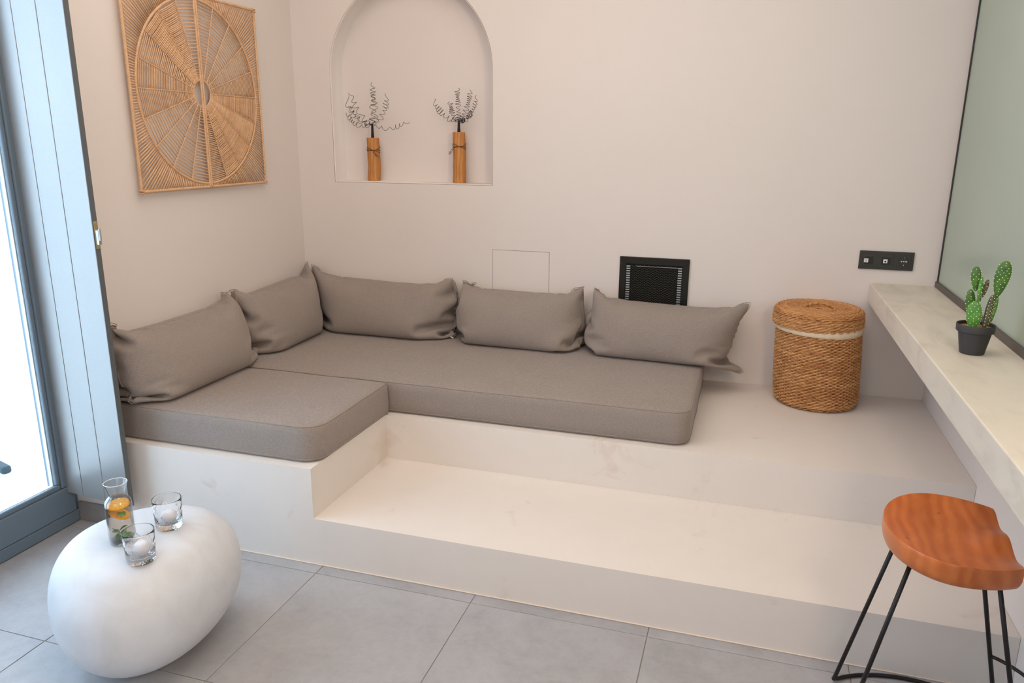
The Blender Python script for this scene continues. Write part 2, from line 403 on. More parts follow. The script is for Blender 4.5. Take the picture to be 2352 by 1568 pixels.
# ------------------------------------------------------------ desk slab and frosted panel on the right
dk = boxo('desk_slab', (DX, RX - .001, -4.3, -.001, HD - TD, HD), M['desk'], bevel=.004, seg=3)
tag(dk, 'long pale microcement worktop shelf running along the right wall, cactus on it', 'worktop')
pt = thing('glass_partition', 'large sage green satin glass panel in a thin dark frame above the worktop', 'glass panel', (RX, -.02, HD))
boxo('panel', (-.012, -.001, -4.2, -.012, .0245, 1.98), M['frosted'], pt)
boxo('bottom_rail', (-.022, -.001, -4.2, 0, .001, .026), M['partition_frame'], pt, bevel=.001)
boxo('side_rail', (-.016, -.001, -.012, .004, .0262, 1.985), M['rubber'], pt, bevel=.001)

# ------------------------------------------------------------ door on the left
FX = -.155
door = structure(thing('door_1', None, None, (FX, DY0, 0)), 'blue grey framed glazed door on the left')
def dbox(n_, b, mat, par, bv=.004): return boxo(n_, b, mat, par, bevel=bv, seg=2)
# local: x outward negative, y from 0 to -1.9
dbox('threshold', (-.085, -.003, -1.9, 0, 0, .05), M['frame'], door)
dbox('frame_jamb', (-.085, -.012, -.018, 0, .0505, 2.36), M['frame'], door)
dbox('frame_jamb', (-.085, -.012, -1.9, -1.87, .0505, 2.36), M['frame'], door)
dbox('outer_jamb', (-.13, -.0855, -.03, -.0005, .03, 2.36), M['frame'], door)
dbox('frame_head', (-.085, -.012, -1.869, -.019, 2.33, 2.36), M['frame'], door)
for k, (ya, yb) in enumerate(((-.019, -.949), (-.951, -1.869))):
    sash = bpy.data.objects.new('sash', None); C.objects.link(sash); sash.parent = door
    dbox('bottom_rail', (-.07, 0, yb, ya, .0515, .165), M['frame'], sash, .006)
    dbox('top_rail', (-.07, 0, yb, ya, 2.24, 2.329), M['frame'], sash, .006)
    for y_ in (ya, yb + .054): dbox('stile', (-.07, 0, y_ - .054, y_, .1655, 2.2395), M['frame'], sash, .006)
    g0, g1 = yb + .0545, ya - .0545
    bm = bmesh.new()  # glazing bead
    box(bm, -.022, -.004, g0, g1, .1655, .186); box(bm, -.022, -.004, g0, g1, 2.22, 2.2395)
    box(bm, -.022, -.004, g0, g0 + .017, .1865, 2.2195); box(bm, -.022, -.004, g1 - .017, g1, .1865, 2.2195)
    obj('glazing_bead', bm, M['frame'], sash, bevel=.005)
    bm = bmesh.new()
    box(bm, -.045, -.030, g0, g1, .1655, .182); box(bm, -.045, -.030, g0, g1, 2.224, 2.2395)
    box(bm, -.045, -.030, g0, g0 + .014, .183, 2.2235); box(bm, -.045, -.030, g1 - .014, g1, .183, 2.2235)
    obj('glazing_spacer', bm, M['spacer'], sash)
    for xx in (-.029, -.049): boxo('pane', (xx, xx + .004, g0, g1, .166, 2.239), M['pane'], sash)
# outer side of the opening
tag(boxo('terrace_paving', (-14, -.301, -12, 8, -.14, -.02), M['outdoor_white']), 'bright white terrace paving outside the glazed door', 'paving')
bm = bmesh.new(); box(bm, -.75, .09, -.022, .022, 0, .035)
o = obj('terrace_kerb', bm, M['gasket'], None, (-.97, -1.235, -.0198), (0, 0, -.3), bevel=.01); tag(o, 'short dark bar lying on the bright terrace outside the glazed door', 'bar')
# inner folding shutter
shy = 5.5
sh = thing('folding_shutter', 'tall grooved blue grey shutter panel folded open beside the glazed door', 'shutter', (-.180, -1.570, .143), -R(5.2))
for xa, xb in ((0, .1130), (.1152, .2325), (.2347, .3622)): boxo('plank', (xa, xb, -.009, .0115, 0, 2.15), M['shutter'], sh, bevel=.0016)
boxo('core', (.002, .361, -.0045, .008, .002, 2.148), M['gasket'], sh)
boxo('edge_strip', (.3623, .3635, -.0085, .0115, 0, 2.15), M['shutter_edge_shade'], sh)
def latch():
    bm = bmesh.new(); box(bm, 0.3638, 0.3664, -.006, .008, 1.0, 1.098)
    p = obj('latch', bm, M['brass'], sh, bevel=.0008)
    lv_ = bmesh.new(); box(lv_, 0.3664, 0.3794, -.004, .007, 1.015, 1.066); lathe(lv_, [(0, 1.03), (.0045, 1.03), (.0045, 1.072), (0, 1.072)], 12, Matrix.Translation((0.3819, .001, 0)))
    obj('latch_bolt', lv_, M['steel'], p, bevel=.001)
    for z in (1.007, 1.09):
        s_ = bmesh.new(); lathe(s_, [(0, 0), (.0035, 0), (.003, .0012), (0, .0014)], 12, Matrix.Translation((0.3664, .001, z)) @ Matrix.Rotation(PI / 2, 4, 'Y')); obj('screw', s_, M['steel'], p)
latch()

# ------------------------------------------------------------ mattresses
def mattress(name, x0, x1, y0, y1, z0, z1, rc, label, seed, skip=()):
    """rc: corner radii for (x0y0, x1y0, x1y1, x0y1)"""
    root = thing(name, label, 'mattress', (0, 0, z0)); H = z1 - z0
    out = []
    cs = [(x0, y0, rc[0], PI), (x1, y0, rc[1], 1.5 * PI), (x1, y1, rc[2], 0), (x0, y1, rc[3], .5 * PI)]
    pts = []
    for cx, cy, r_, a0 in cs:
        ox = cx + (r_ if cx == x0 else -r_); oy = cy + (r_ if cy == y0 else -r_)
        for k in range(9): a = a0 + (PI / 2) * k / 8; pts.append((ox + r_ * math.cos(a), oy + r_ * math.sin(a)))
    # densify
    dense = []
    for i, p in enumerate(pts):
        q = pts[(i + 1) % len(pts)]; d = math.dist(p, q); n_ = max(1, int(d / .03))
        for k in range(n_): t = k / n_; dense.append((p[0] + (q[0] - p[0]) * t, p[1] + (q[1] - p[1]) * t))
    cx, cy = (x0 + x1) / 2, (y0 + y1) / 2
    def ins(p, d):  # move inwards by d
        hx, hy = (x1 - x0) / 2, (y1 - y0) / 2
        return (cx + (p[0] - cx) * (1 - d / hx), cy + (p[1] - cy) * (1 - d / hy))
    prof = [(.02, 0.0), (.006, .003), (.0, .012), (-.002, .045), (-.002, H - .04), (0, H - .012), (.004, H - .004), (.012, H), (.03, H + .002), (.07, H + .004), (.13, H + .006), (.2, H + .006), (.3, H + .006)]
    V, F = [], []; n = len(dense)
    for d, z in prof:
        for p in dense:
            q = ins(p, min(d, min(x1 - x0, y1 - y0) * .49)); w3 = Vector((q[0] * 4, q[1] * 4, z * 6 + seed))
            dz = noise.noise(w3) * .004 * (1 if z > .05 else .0); do = noise.noise(w3 * 1.7) * .003 + noise.noise(Vector((q[0] * 14, q[1] * 14, z * 3 + seed))) * .0016
            wx = 1 if .01 < z < H - .002 else .2
            nx, ny = (q[0] - cx) / ((x1 - x0) / 2), (q[1] - cy) / ((y1 - y0) / 2)
            V.append((q[0] + do * wx * (nx if abs(nx) > .85 else 0), q[1] + do * wx * (ny if abs(ny) > .85 else 0), z + (dz if z > 0.05 else 0)))
    for a in range(len(prof) - 1):
        for i in range(n): j = (i + 1) % n; F.append((a * n + i, a * n + j, (a + 1) * n + j, (a + 1) * n + i))
    F.append(tuple(range(n))[::-1]); F.append(tuple((len(prof) - 1) * n + i for i in range(n)))
    pyobj('cover', V, F, M['fabric'], root)
    k5 = 6 * n
    tube('piping', [Vector(V[k5 + i]) + Vector((0, 0, .0002)) for i in range(n)], .0021, M['fabric'], root, 6, True)
    tube('piping', [Vector(V[2 * n + i]) for i in range(n)], .002, M['fabric'], root, 6, True)
    return root
mattress('long_mattress', .012, 2.222, -.9145, -.012, H2 + .0005, H2 + .140, (.03, .065, .03, .02), 'long taupe fabric mattress lying along the back wall', 1)
mattress('short_mattress', .012, .957, -1.505, -.9245, H2 + .0005, H2 + .140, (.03, .085, .02, .02), 'short taupe fabric mattress on the projecting left end of the bench', 5)

# ------------------------------------------------------------ cushions (small cloth solver)
def make_cushion(L, Hh, planes, place, inflate, seed, nx=60, ny=28, steps=120):
    rs = np.random.RandomState(seed)
    u = np.linspace(0, 1, nx + 1); v = np.linspace(0, 1, ny + 1); U, Vv = np.meshgrid(u, v)
    # slightly concave seams give pointed corners
    X = (U - .5) * L; Z = (Vv) * Hh
    P = np.zeros((2, ny + 1, nx + 1, 3)); P[..., 0] = X; P[..., 2] = Z
    bulge = .02 * np.sin(PI * U) * np.sin(PI * Vv); P[0, ..., 1] = -bulge; P[1, ..., 1] = bulge
    P += rs.normal(0, .0006, P.shape)
    mask = np.zeros((ny + 1, nx + 1), bool); mask[0] = mask[-1] = True; mask[:, 0] = mask[:, -1] = True
    dx, dz = L / nx, Hh / ny; dd = math.hypot(dx, dz)
    Q = np.stack([place(P[s]) for s in (0, 1)]); P = Q; Vel = np.zeros_like(P)
    def con(a, b, rest, k):
        d = b - a; ln = np.sqrt((d ** 2).sum(-1, keepdims=True)) + 1e-9; c = d * ((ln - rest) / ln * .5 * k); a += c; b -= c
    def conlt(a, b, rest, k):   # only resist compression (bending)
        d = b - a; ln = np.sqrt((d ** 2).sum(-1, keepdims=True)) + 1e-9; c = d * (np.minimum(0, ln - rest) / ln * .5 * k); a += c; b -= c
    for it in range(steps):
        # normals per sheet and pressure
        du = np.zeros_like(P); dv = np.zeros_like(P)
        du[:, :, 1:-1] = P[:, :, 2:] - P[:, :, :-2]; dv[:, 1:-1] = P[:, 2:] - P[:, :-2]
        N = np.cross(du, dv); N[1] *= -1
        N /= (np.sqrt((N ** 2).sum(-1, keepdims=True)) + 1e-9)
        th = np.sqrt(((P[0] - P[1]) ** 2).sum(-1))[..., None]
        press = inflate * np.clip(1.25 - th.max() / .16, .06, 1)
        sgn = place.sign
        F = N * sgn * press; F[..., 2] -= .00016
        old = P.copy(); P = P + Vel * .90 + F
        P[:, mask] = P[:, mask].mean(0)[None]
        for s_ in range(14):
            for o_ in (0, 1):
                con(P[:, :, o_:-1:2][:, :, :P[:, :, o_ + 1::2].shape[2]], P[:, :, o_ + 1::2], dx, 1)
                con(P[:, o_:-1:2][:, :P[:, o_ + 1::2].shape[1]], P[:, o_ + 1::2], dz, 1)
            for o_ in (0, 1):
                a, b = P[:, :-1, :-1][:, o_::2], P[:, 1:, 1:][:, o_::2]; con(a, b, dd, .25)
                a, b = P[:, 1:, :-1][:, o_::2], P[:, :-1, 1:][:, o_::2]; con(a, b, dd, .25)
            if s_ % 2 == 0:
                for o_ in range(4):
                    a, b = P[:, :, o_:-2:4], P[:, :, o_ + 2::4]; m_ = min(a.shape[2], b.shape[2]); conlt(a[:, :, :m_], b[:, :, :m_], dx * 1.9, .08)
                    a, b = P[:, o_:-2:4], P[:, o_ + 2::4]; m_ = min(a.shape[1], b.shape[1]); conlt(a[:, :m_], b[:, :m_], dz * 1.9, .08)
            P[:, mask] = P[:, mask].mean(0)[None]
            for (n_, d_, cond) in planes:
                dist = P @ np.array(n_) - d_
                if cond is not None: dist = np.where(cond(P), dist, 1)
                P -= np.minimum(0, dist)[..., None] * np.array(n_)
        Vel = np.clip(P - old, -.01, .01)
    return P
class Place:
    def __init__(s, M_, lean, sign=1): s.M = np.array(M_); s.sign = sign; s.lean = lean
    def __call__(s, p): return p @ s.M[:3, :3].T + s.M[:3, 3]
ZT = H2 + .1505
cush = []
def cushion(name, label, x_c, L, Hh, side, planes, seed, tilt=-14, off=.135, roll=0, inflate=.0035, zoff=0, zips=()):
    if side == 'back': M_ = Matrix.Translation((x_c, -off, ZT + .004 + zoff)) @ Matrix.Rotation(R(roll), 4, 'Y') @ Matrix.Rotation(R(tilt), 4, 'X')
    else: M_ = Matrix.Translation((off, x_c, ZT + .004 + zoff)) @ Matrix.Rotation(R(90), 4, 'Z') @ Matrix.Rotation(R(roll), 4, 'Y') @ Matrix.Rotation(R(tilt), 4, 'X')
    P = make_cushion(L, Hh, planes, Place(M_, tilt), inflate, seed)
    ny1, nx1 = P.shape[1:3]; ctr = P.reshape(-1, 3).mean(0); base = Vector((ctr[0], ctr[1], P[..., 2].min()))
    idx = np.arange(ny1 * nx1).reshape(ny1, nx1); idb = idx + ny1 * nx1
    m = np.zeros((ny1, nx1), bool); m[0] = m[-1] = True; m[:, 0] = m[:, -1] = True; idb = np.where(m, idx, idb)
    V = (P.reshape(-1, 3) - np.array(base)); F = []
    for a in range(ny1 - 1):
        for b in range(nx1 - 1):
            F.append((idx[a, b], idx[a, b + 1], idx[a + 1, b + 1], idx[a + 1, b])); F.append((idb[a, b], idb[a + 1, b], idb[a + 1, b + 1], idb[a, b + 1]))
    root = thing(name, label, 'cushion', base, 0, 'taupe back cushions along the walls')
    used = sorted({i for f in F for i in f}); mp = {o_: k for k, o_ in enumerate(used)}
    o = pyobj('cover', V[used], [tuple(mp[i] for i in f) for f in F], M['fabric'], root)
    s = o.modifiers.new('smooth', 'SUBSURF'); s.levels = s.render_levels = 1
    ring = list(idx[0, :]) + list(idx[1:, -1]) + list(idx[-1, -2::-1]) + list(idx[-2:0:-1, 0])
    tube('seam', [Vector(V[i]) for i in ring], .0016, M['fabric'], root, 5, True)
    for t_ in zips:
        q = Vector(V[idx[0, int(t_ * (nx1 - 1))]]); q += Vector((0, -.012, .004))
        bm = bmesh.new(); box(bm, -.009, .009, -.002, .002, -.0025, .0025); z_ = obj('zip_pull', bm, M['white_plastic'], root, bevel=.001); z_.location = q; z_.rotation_euler = (.2, .5, .4)
        z_['label'] = 'small white zip pull'
    return root
wallb = ((0, -1, 0), .004, None); walll = ((1, 0, 0), .004, None)
onm = lambda P: (P[..., 0] < 2.235)
floorm = ((0, 0, 1), ZT, onm); floorb = ((.33, 0, .944), .33 * 2.235 + .944 * ZT, lambda P: (P[..., 0] >= 2.235))
s2 = 2 ** -.5
cushion('back_cushion', 'taupe back cushion left of the wall access panel, next to the room corner', .545, .97, .485, 'back', [wallb, floorm, ((s2, s2, 0), .004, None), ((-1, 0, 0), -.966, None)], 1, off=.115, zips=(.93,))
cushion('back_cushion', 'taupe back cushion in front of the access panel outline, middle of the back row', 1.30, .92, .475, 'back', [wallb, floorm, ((1, 0, 0), .970, None), ((-1, 0, 0), -1.638, None)], 2, off=.12, zips=(.93,))
cushion('back_cushion', 'taupe back cushion in front of the black vent, drooping over the mattress end', 1.96, .87, .46, 'back', [((0, -1, 0), .014, None), floorm, floorb, ((1, 0, 0), 1.643, None)], 3, roll=2, off=.115, zips=(.02,))
cushion('back_cushion', 'taupe cushion on the left wall nearest the room corner', -.46, .86, .49, 'left', [walll, floorm, ((-s2, -s2, 0), .008, None), ((0, 1, 0), -.792, None)], 4, tilt=14 * -1, off=.12)
cushion('back_cushion', 'taupe cushion on the left wall nearest the blue grey shutter', -1.16, .90, .485, 'left', [walll, floorm, ((0, -1, 0), .797, None), ((0, 1, 0), -1.524, None)], 5, off=.12, roll=0)

# ------------------------------------------------------------ jute wall hanging
AX, AY, AZ = .014, -.778, 1.714
art = thing('rope_wall_hanging', 'square woven jute wall hanging with a spoked circle, on the left wall', 'wall hanging', (AX, AY, AZ - .402))
hs, hz, rr0, zc = .419, .402, .386, .402
def AP(y, z, x=.012): return Vector((x, y, z + zc))
for (a, b) in (((-hs, -hz), (hs, -hz)), ((hs, -hz), (hs, hz)), ((hs, hz), (-hs, hz)), ((-hs, hz), (-hs, -hz))):
    n_ = 90; pts = [AP(a[0] + (b[0] - a[0]) * i / n_, a[1] + (b[1] - a[1]) * i / n_) for i in range(n_ + 1)]
    tube('frame_bar', pts, [.0062 + .0009 * (i % 2) for i in range(n_ + 1)], M['rope'], art, 7)
ring = [AP(rr0 * math.cos(a), rr0 * math.sin(a), .013) for a in np.linspace(0, 2 * PI, 240, endpoint=False)]
tube('hoop', ring, [.0055 + .0008 * (i % 2) for i in range(240)], M['rope'], art, 7, True)
r0 = .056
tube('inner_hoop', [AP(r0 * math.cos(a), r0 * math.sin(a), .013) for a in np.linspace(0, 2 * PI, 60, endpoint=False)], [.0034 + .0006 * (i % 2) for i in range(60)], M['rope'], art, 7, True)
for s_ in (-1, 1):
    n_ = 90; tube('centre_bar', [AP(s_ * .0058, -hz + 2 * hz * i / n_, .016) for i in range(n_ + 1)], [.0046 + .0009 * (i % 2) for i in range(n_ + 1)], M['rope'], art, 7)
for k in range(20):
    a = 2 * PI * k / 20 + PI / 2
    if k in (0, 10): continue
    n_ = 60; c_, s_ = math.cos(a), math.sin(a)
    pts = [AP((r0 + (rr0 - r0) * i / n_) * c_ + (.0012 * (-1) ** i) * -s_, (r0 + (rr0 - r0) * i / n_) * s_ + (.0012 * (-1) ** i) * c_, .014) for i in range(n_ + 1)]
    tube('spoke', pts, [.0020 + .0010 * (i % 2) for i in range(n_ + 1)], M['rope'], art, 6)
dens = {}
for k in range(20):
    a0, a1 = 2 * PI * k / 20, 2 * PI * (k + 1) / 20; am = math.degrees((a0 + a1) / 2)
    # y axis points to the right in the picture, angle measured from +y towards +z
    if am < 90: p = .0138 - (.004 if am < 20 else 0)
    elif am < 180: p = .0066 if 99 < am < 150 else (.0095 if am >= 150 else .0140)
    elif am < 270: p = .0100 if am < 200 else .0142
    else: p = .0062 if am < 342 else .0072
    if 270 < am < 282: p = .0078
    V, F = [], []; r_ = r0 + .005; dense = p < .007
    while r_ < rr0 - .006:
        ra = r_ + rnd.uniform(-.0008, .0008)
        A, B = (ra * math.cos(a0), ra * math.sin(a0)), (ra * math.cos(a1), ra * math.sin(a1))
        n_ = 5; sag = rnd.uniform(-.0012, .0012)
        pts = []
        for i in range(n_ + 1):
            t = i / n_; y = A[0] + (B[0] - A[0]) * t; z = A[1] + (B[1] - A[1]) * t + sag * math.sin(PI * t)
            pts.append(AP(y, z, .0125 + .003 * math.sin(PI * t) * (1 if dense else .3)))
        tube_data(pts, rnd.uniform(.0021, .0027) * (1.12 if dense else 1), 5, False, V, F)
        r_ += p * (.62 + .38 * smooth(.05, .14, r_)) * rnd.uniform(.93, 1.07)
    o = pyobj('woven_sector', V, F, M['rope'], art); o['kind'] = 'stuff'
# outer radial lacing in four corners
for q in range(4):
    V, F = [], []; n_ = 62
    for i in range(n_):
        a = q * PI / 2 + PI / 2 * (i + .5) / n_ + rnd.uniform(-.002, .002); c_, s_ = math.cos(a), math.sin(a)
        e = min((hs - .002) / max(1e-6, abs(c_)), (hz - .002) / max(1e-6, abs(s_)))
        dd = e - rr0
        if dd < .004: continue
        # lean the outer ends a little towards the corner, as laced
        P0, P1 = (rr0 * c_, rr0 * s_), (e * c_, e * s_)
        tube_data([AP(P0[0], P0[1], .012), AP((P0[0] + P1[0]) / 2, (P0[1] + P1[1]) / 2, .0125 + rnd.uniform(0, .002)), AP(P1[0], P1[1], .012)], rnd.uniform(.0026, .0036), 5, False, V, F)
    o = pyobj('corner_lacing', V, F, M['rope'], art); o['kind'] = 'stuff'
    # knots on the frame
for (y, z) in ((hs, -hz), (-hs, -hz), (hs, hz), (-hs, hz)):
    V, F = [], []
    tube_data([AP(y + .0095 * math.cos(t) * .8, z + .02 * (t / 12 - .5), .013 + .0095 * math.sin(t)) for t in np.linspace(0, 12, 40)], .0028, 5, False, V, F); pyobj('corner_knot', V, F, M['rope'], art)

# ------------------------------------------------------------ logs with wires in the niche
def coil(name, mat, parent, P0, P1, r0_, r1_, turns, seed, bend=(0, 0, 0), rad=.0011):
    P0, P1 = Vector(P0), Vector(P1); ax = (P1 - P0).normalized(); e1 = ax.orthogonal().normalized(); e2 = ax.cross(e1); pts = []
    n_ = int(turns * 14); rg = random.Random(seed); ph = rg.uniform(0, 6.28)
    for i in range(n_ + 1):
        t = i / n_; rr_ = 1.3 * (r0_ + (r1_ - r0_) * t) * smooth(0, .12, t) * (1 + .3 * math.sin(t * 17 + seed)); a = ph + 2 * PI * turns * t * (1 + .1 * math.sin(t * 9))
        c = P0.lerp(P1, t) + Vector(bend) * math.sin(PI * t)
        pts.append(c + e1 * (rr_ * math.cos(a)) + e2 * (rr_ * math.sin(a) * .75))
    return tube(name, pts, rad, mat, parent, 5)
def log_vase(label, x, h, r_, wires, stem, tail, lumps):
    y = .058; root = thing('log_vase', label, 'vase', (x, y, 1.308), 0, 'wooden logs with coiled wire in the niche')
    V, F = [], []; n_, m_ = 40, 24
    for j in range(m_ + 1):
        z = h * j / m_
        for i in range(n_):
            a = 2 * PI * i / n_; k = 1 + .04 * noise.noise(Vector((math.cos(a) * 1.2, math.sin(a) * 1.2, z * 11 + lumps))) + .05 * math.exp(-((z - h * .35) / .02) ** 2) * math.cos(a - lumps)
            rr_ = r_ * (1.04 - .06 * j / m_) * k * (1 if 0 < j < m_ else .975)
            V.append((rr_ * math.cos(a) + .003 * math.sin(z * 14), rr_ * math.sin(a), z))
    for j in range(m_):
        for i in range(n_): k = (i + 1) % n_; F.append((j * n_ + i, j * n_ + k, (j + 1) * n_ + k, (j + 1) * n_ + i))
    F.append(tuple(range(n_))[::-1]); F.append(tuple(m_ * n_ + i for i in range(n_)))
    o = pyobj('log', V, F, M['log'], root); o.data.set_sharp_from_angle(angle=R(50))
    for k_, (za, dz, ph) in enumerate(((.76, .012, 0), (.72, -.014, 1.2), (.70, .004, 2.4))):
        pts = [((r_ * 1.04) * math.cos(a) + .003 * math.sin(h * za * 14), (r_ * 1.04) * math.sin(a), h * za + dz * math.sin(a + ph)) for a in np.linspace(0, 2 * PI, 40, endpoint=False)]
        tube('binding', pts, .0013, M['bark'], root, 5, True)
    coil('binding_tail', M['bark'], root, (tail * r_ * .5, -r_ * 1.08, h * .7), (tail * r_ * 1.35, -r_ * .98, h * .56), .004, .004, 6, 3, rad=.0009)
    V, F = [], []
    for k_ in range(6):
        a = k_ * 1.047; tube_data([(.005 * math.cos(a + t * 2) * (1 - .3 * t), .005 * math.sin(a + t * 2) * (1 - .3 * t), h - .002 + stem * t) for t in np.linspace(0, 1, 10)], .0028 , 5, False, V, F, taper=lambda t: 1.35 - .6 * t)
    pyobj('wire_stem', V, F, M['black_wire'], root)
    for k_, (wx, wz, ra, rb, tn, bd) in enumerate(wires):
        coil('coiled_wire', M['black_wire'], root, (0, 0, h + stem * .9), (wx - x, rnd.uniform(-.03, .02), wz - 1.308), ra, rb, tn, k_ + 3, (bd[0], 0, bd[1]))
log_vase('shorter wooden log holding a spray of coiled black wires, left in the niche', .420, .224, .0335,
    [(.312, 1.768, .010, .010, 5, (-.02, -.02)), (.284, 1.731, .010, .014, 5, (-.02, -.03)), (.284, 1.700, .008, .007, 6, (-.01, -.02)), (.262, 1.662, .009, .008, 8, (-.02, -.03)),
     (.424, 1.814, .014, .008, 8, (.006, 0)), (.519, 1.752, .010, .010, 8, (.02, -.02)), (.630, 1.622, .006, .010, 6, (.0, -.03)), (.445, 1.76, .015, .010, 5, (.01, 0))], .074, 1, 1.)
log_vase('taller wooden log holding a spray of coiled black wires, right in the niche', .912, .255, .0335,
    [(.765, 1.722, .010, .011, 9, (-.01, -.02)), (.872, 1.714, .010, .009, 10, (-.01, -.01)), (.916, 1.776, .008, .009, 12, (0, 0)), (.977, 1.768, .010, .008, 12, (.01, -.01)),
     (1.017, 1.742, .009, .007, 9, (.02, -.02)), (.990, 1.672, .011, .010, 9, (.01, -.01)), (.945, 1.622, .008, .009, 4, (.01, 0))], .056, -1, 4.)

# ------------------------------------------------------------ access panel, vent, socket plate on the back wall
ap = thing('access_panel', 'flush white access panel outlined by a hairline gap on the back wall', 'access panel', (1.2675, 0, .70))
g_ = bmesh.new()
for b in ((-.1525, -.1512, 0, .277), (.1512, .1525, 0, .277), (-.1525, .1525, .2757, .277), (-.1525, .1525, 0, .0013)): box(g_, b[0], b[1], -.0007, 0, b[2], b[3])
obj('shadow_gap', g_, M['panelgap'], ap)
boxo('door', (-.1509, .1509, -.0012, 0, .0015, .2755), M['wall'], ap)
vent = thing('air_vent', 'black metal air vent grille partly hidden by the cushion on the back wall', 'vent', (1.781, 0, .715))
VW, VH = .337, .262
fb = bmesh.new(); t_ = .032
for b in ((0, VW, VH - .036, VH), (0, VW, 0, .03), (0, t_, .0301, VH - .0361), (VW - t_, VW, .0301, VH - .0361)): box(fb, b[0], b[1], -.011, -.0005, b[2], b[3])
obj('frame', fb, M['vent_black'], vent, bevel=.002)
boxo('duct', (t_, VW - t_, -.0022, -.0006, .03, VH - .036), M['vent_dark'], vent)
for z in np.arange(.036, VH - .044, .0117):
    Mx = Matrix.Translation((0, -.0066, z)) @ Matrix.Rotation(R(35), 4, 'X')
    o = boxo('slat', (t_ + .004, VW - t_ - .004, -.0032, .0032, -.0007, .0007), M['vent_black'], vent, M_=Mx)
V, F = [], []
for z in np.arange(.036, VH - .046, .0117):
    pts = [(x, -.0098, z + .0058 + .0040 * math.sin(2 * PI * (x - t_) / .0212)) for x in np.arange(t_ + .022, VW - t_ - .02, .0026)]
    tube_data(pts, .0009, 4, False, V, F)
o = pyobj('wavy_mesh', V, F, M['vent_mesh'], vent); o['kind'] = 'stuff'
for xa in (t_ + .002, VW - t_ - .0205):
    cb = bmesh.new()
    for z in np.arange(.037, VH - .048, .0117): box(cb, xa, xa + .0185, -.0106, -.0095, z, z + .0062)
    o = obj('comb', cb, M['steel'], vent); o['label'] = 'bare steel comb'
boxo('top_strip', (t_ + .05, VW - t_ - .01, -.0106, -.0098, VH - .0455, VH - .0437), M['steel'], vent)
for xx in (.075, .262):
    b_ = bmesh.new(); lathe(b_, [(0, 0), (.0035, 0), (.003, .001), (0, .0012)], 12, Matrix.Translation((xx, -.011, VH - .018)) @ Matrix.Rotation(PI / 2, 4, 'X')); obj('screw', b_, M['vent_black'], vent)

sk = thing('socket_plate', 'anthracite triple socket plate with two white ports and a round outlet', 'socket', (2.8625, 0, .976))
boxo('plate', (0, .223, -.009, 0, 0, .082), M['socket'], sk, bevel=.002)
for k in range(3):
    cx = .0405 + .071 * k
    m_ = boxo('module', (cx - .0275, cx + .0275, -.0108, -.0088, .0135, .0685), M['socket'], sk, bevel=.001)
    if k < 2:
        boxo('flap', (cx - .019, cx + .019, -.0114, -.0106, .022, .056), M['socket_dark'], m_, bevel=.0004)
        px = cx - .012 if k == 0 else cx - .004
        p_ = boxo('port', (px - .0085, px + .0085, -.0135, -.0112, .0305, .0475), M['white_plastic'], m_, bevel=.0006); p_['label'] = 'white port'
        if k == 0:
            bm = bmesh.new(); box(bm, px - .0055, px + .0055, -.0139, -.0133, .0400, .0418); box(bm, px - .0022, px + .0022, -.0139, -.0133, .0345, .0375); obj('port_slot', bm, M['hole'], m_)
        else:
            bm = bmesh.new(); box(bm, px - .0035, px + .0035, -.0139, -.0133, .0355, .0415); box(bm, px - .002, px + .002, -.0139, -.0133, .0335, .036); obj('port_slot', bm, M['hole'], m_)
    else:
        bm = bmesh.new(); lathe(bm, [(.0205, 0), (.0205, .0006), (.0185, .0008), (.018, -.0010), (0, -.0010)], 40, Matrix.Translation((cx, -.0108, .041)) @ Matrix.Rotation(PI / 2, 4, 'X')); obj('round_outlet', bm, M['socket_dark'], m_, smooth=True, auto=30)
        for dx, dz, sx, sz in ((-.0095, 0, .0028, .0022), (0, 0, .0028, .0022), (.0095, 0, .0032, .0022), (0, -.0165, .0018, .003), (0, .0165, .0012, .002)):
            bm = bmesh.new(); box(bm, cx + dx - sx, cx + dx + sx, -.0125, -.0096, .041 + dz - sz, .041 + dz + sz); obj('contact', bm, M['steel'] if dz else M['white_plastic'], m_, bevel=.0006)

# ------------------------------------------------------------ lidded basket
bx, by = 2.727, -.165
bk = thing('laundry_basket', 'round woven seagrass basket with a domed lid and cream liner, by the back wall', 'basket', (bx, by, H2 + .0015))
BH = .362
def weave(V, F, rad, z, nst, ph, amp, thick, off=(0, 0), col=None, tilt=0):
    n_ = nst * 4; pts = []
    s1 = rnd.uniform(0, 50)
    for i in range(n_):
        a = 2 * PI * i / n_; rr_ = rad + amp * math.cos(a * nst / 2 * 1.0 + ph) + .0012 * noise.noise(Vector((a * 9, z * 60, s1)))
        pts.append((off[0] + rr_ * math.cos(a), off[1] + rr_ * math.sin(a), z + .0011 * noise.noise(Vector((a * 14, z * 50, s1 + 7))) + .0009 * math.sin(a * nst / 2 + ph + 1)))
    th = [thick * (1 + .22 * noise.noise(Vector((i * .37, s1, z)))) for i in range(n_)]
    tube_data(pts, th, 5, True, V, F)
V, F = [], []; nr = 50
def brad(t): return .176 - .002 * t - .012 * math.exp(-(t / .03) ** 2) + .003 * math.sin(t * PI)
for k in range(nr):
    t = k / (nr - 1); z = .005 + t * (BH - .008); weave(V, F, brad(t), z, 68, PI * (k % 2), .0044, .0040, (-.018 * t, 0))
o = pyobj('woven_body', V, F, M['wicker'], bk); o['kind'] = 'stuff'
bm = bmesh.new(); lathe(bm, [(0, .002), (.155, .002), (.168, .006), (.171, .03), (.1715, BH - .004), (0, BH - .004)], 64)
for v in bm.verts: v.co.x -= .018 * v.co.z / BH
obj('body_core', bm, M['weave_shade'], bk)
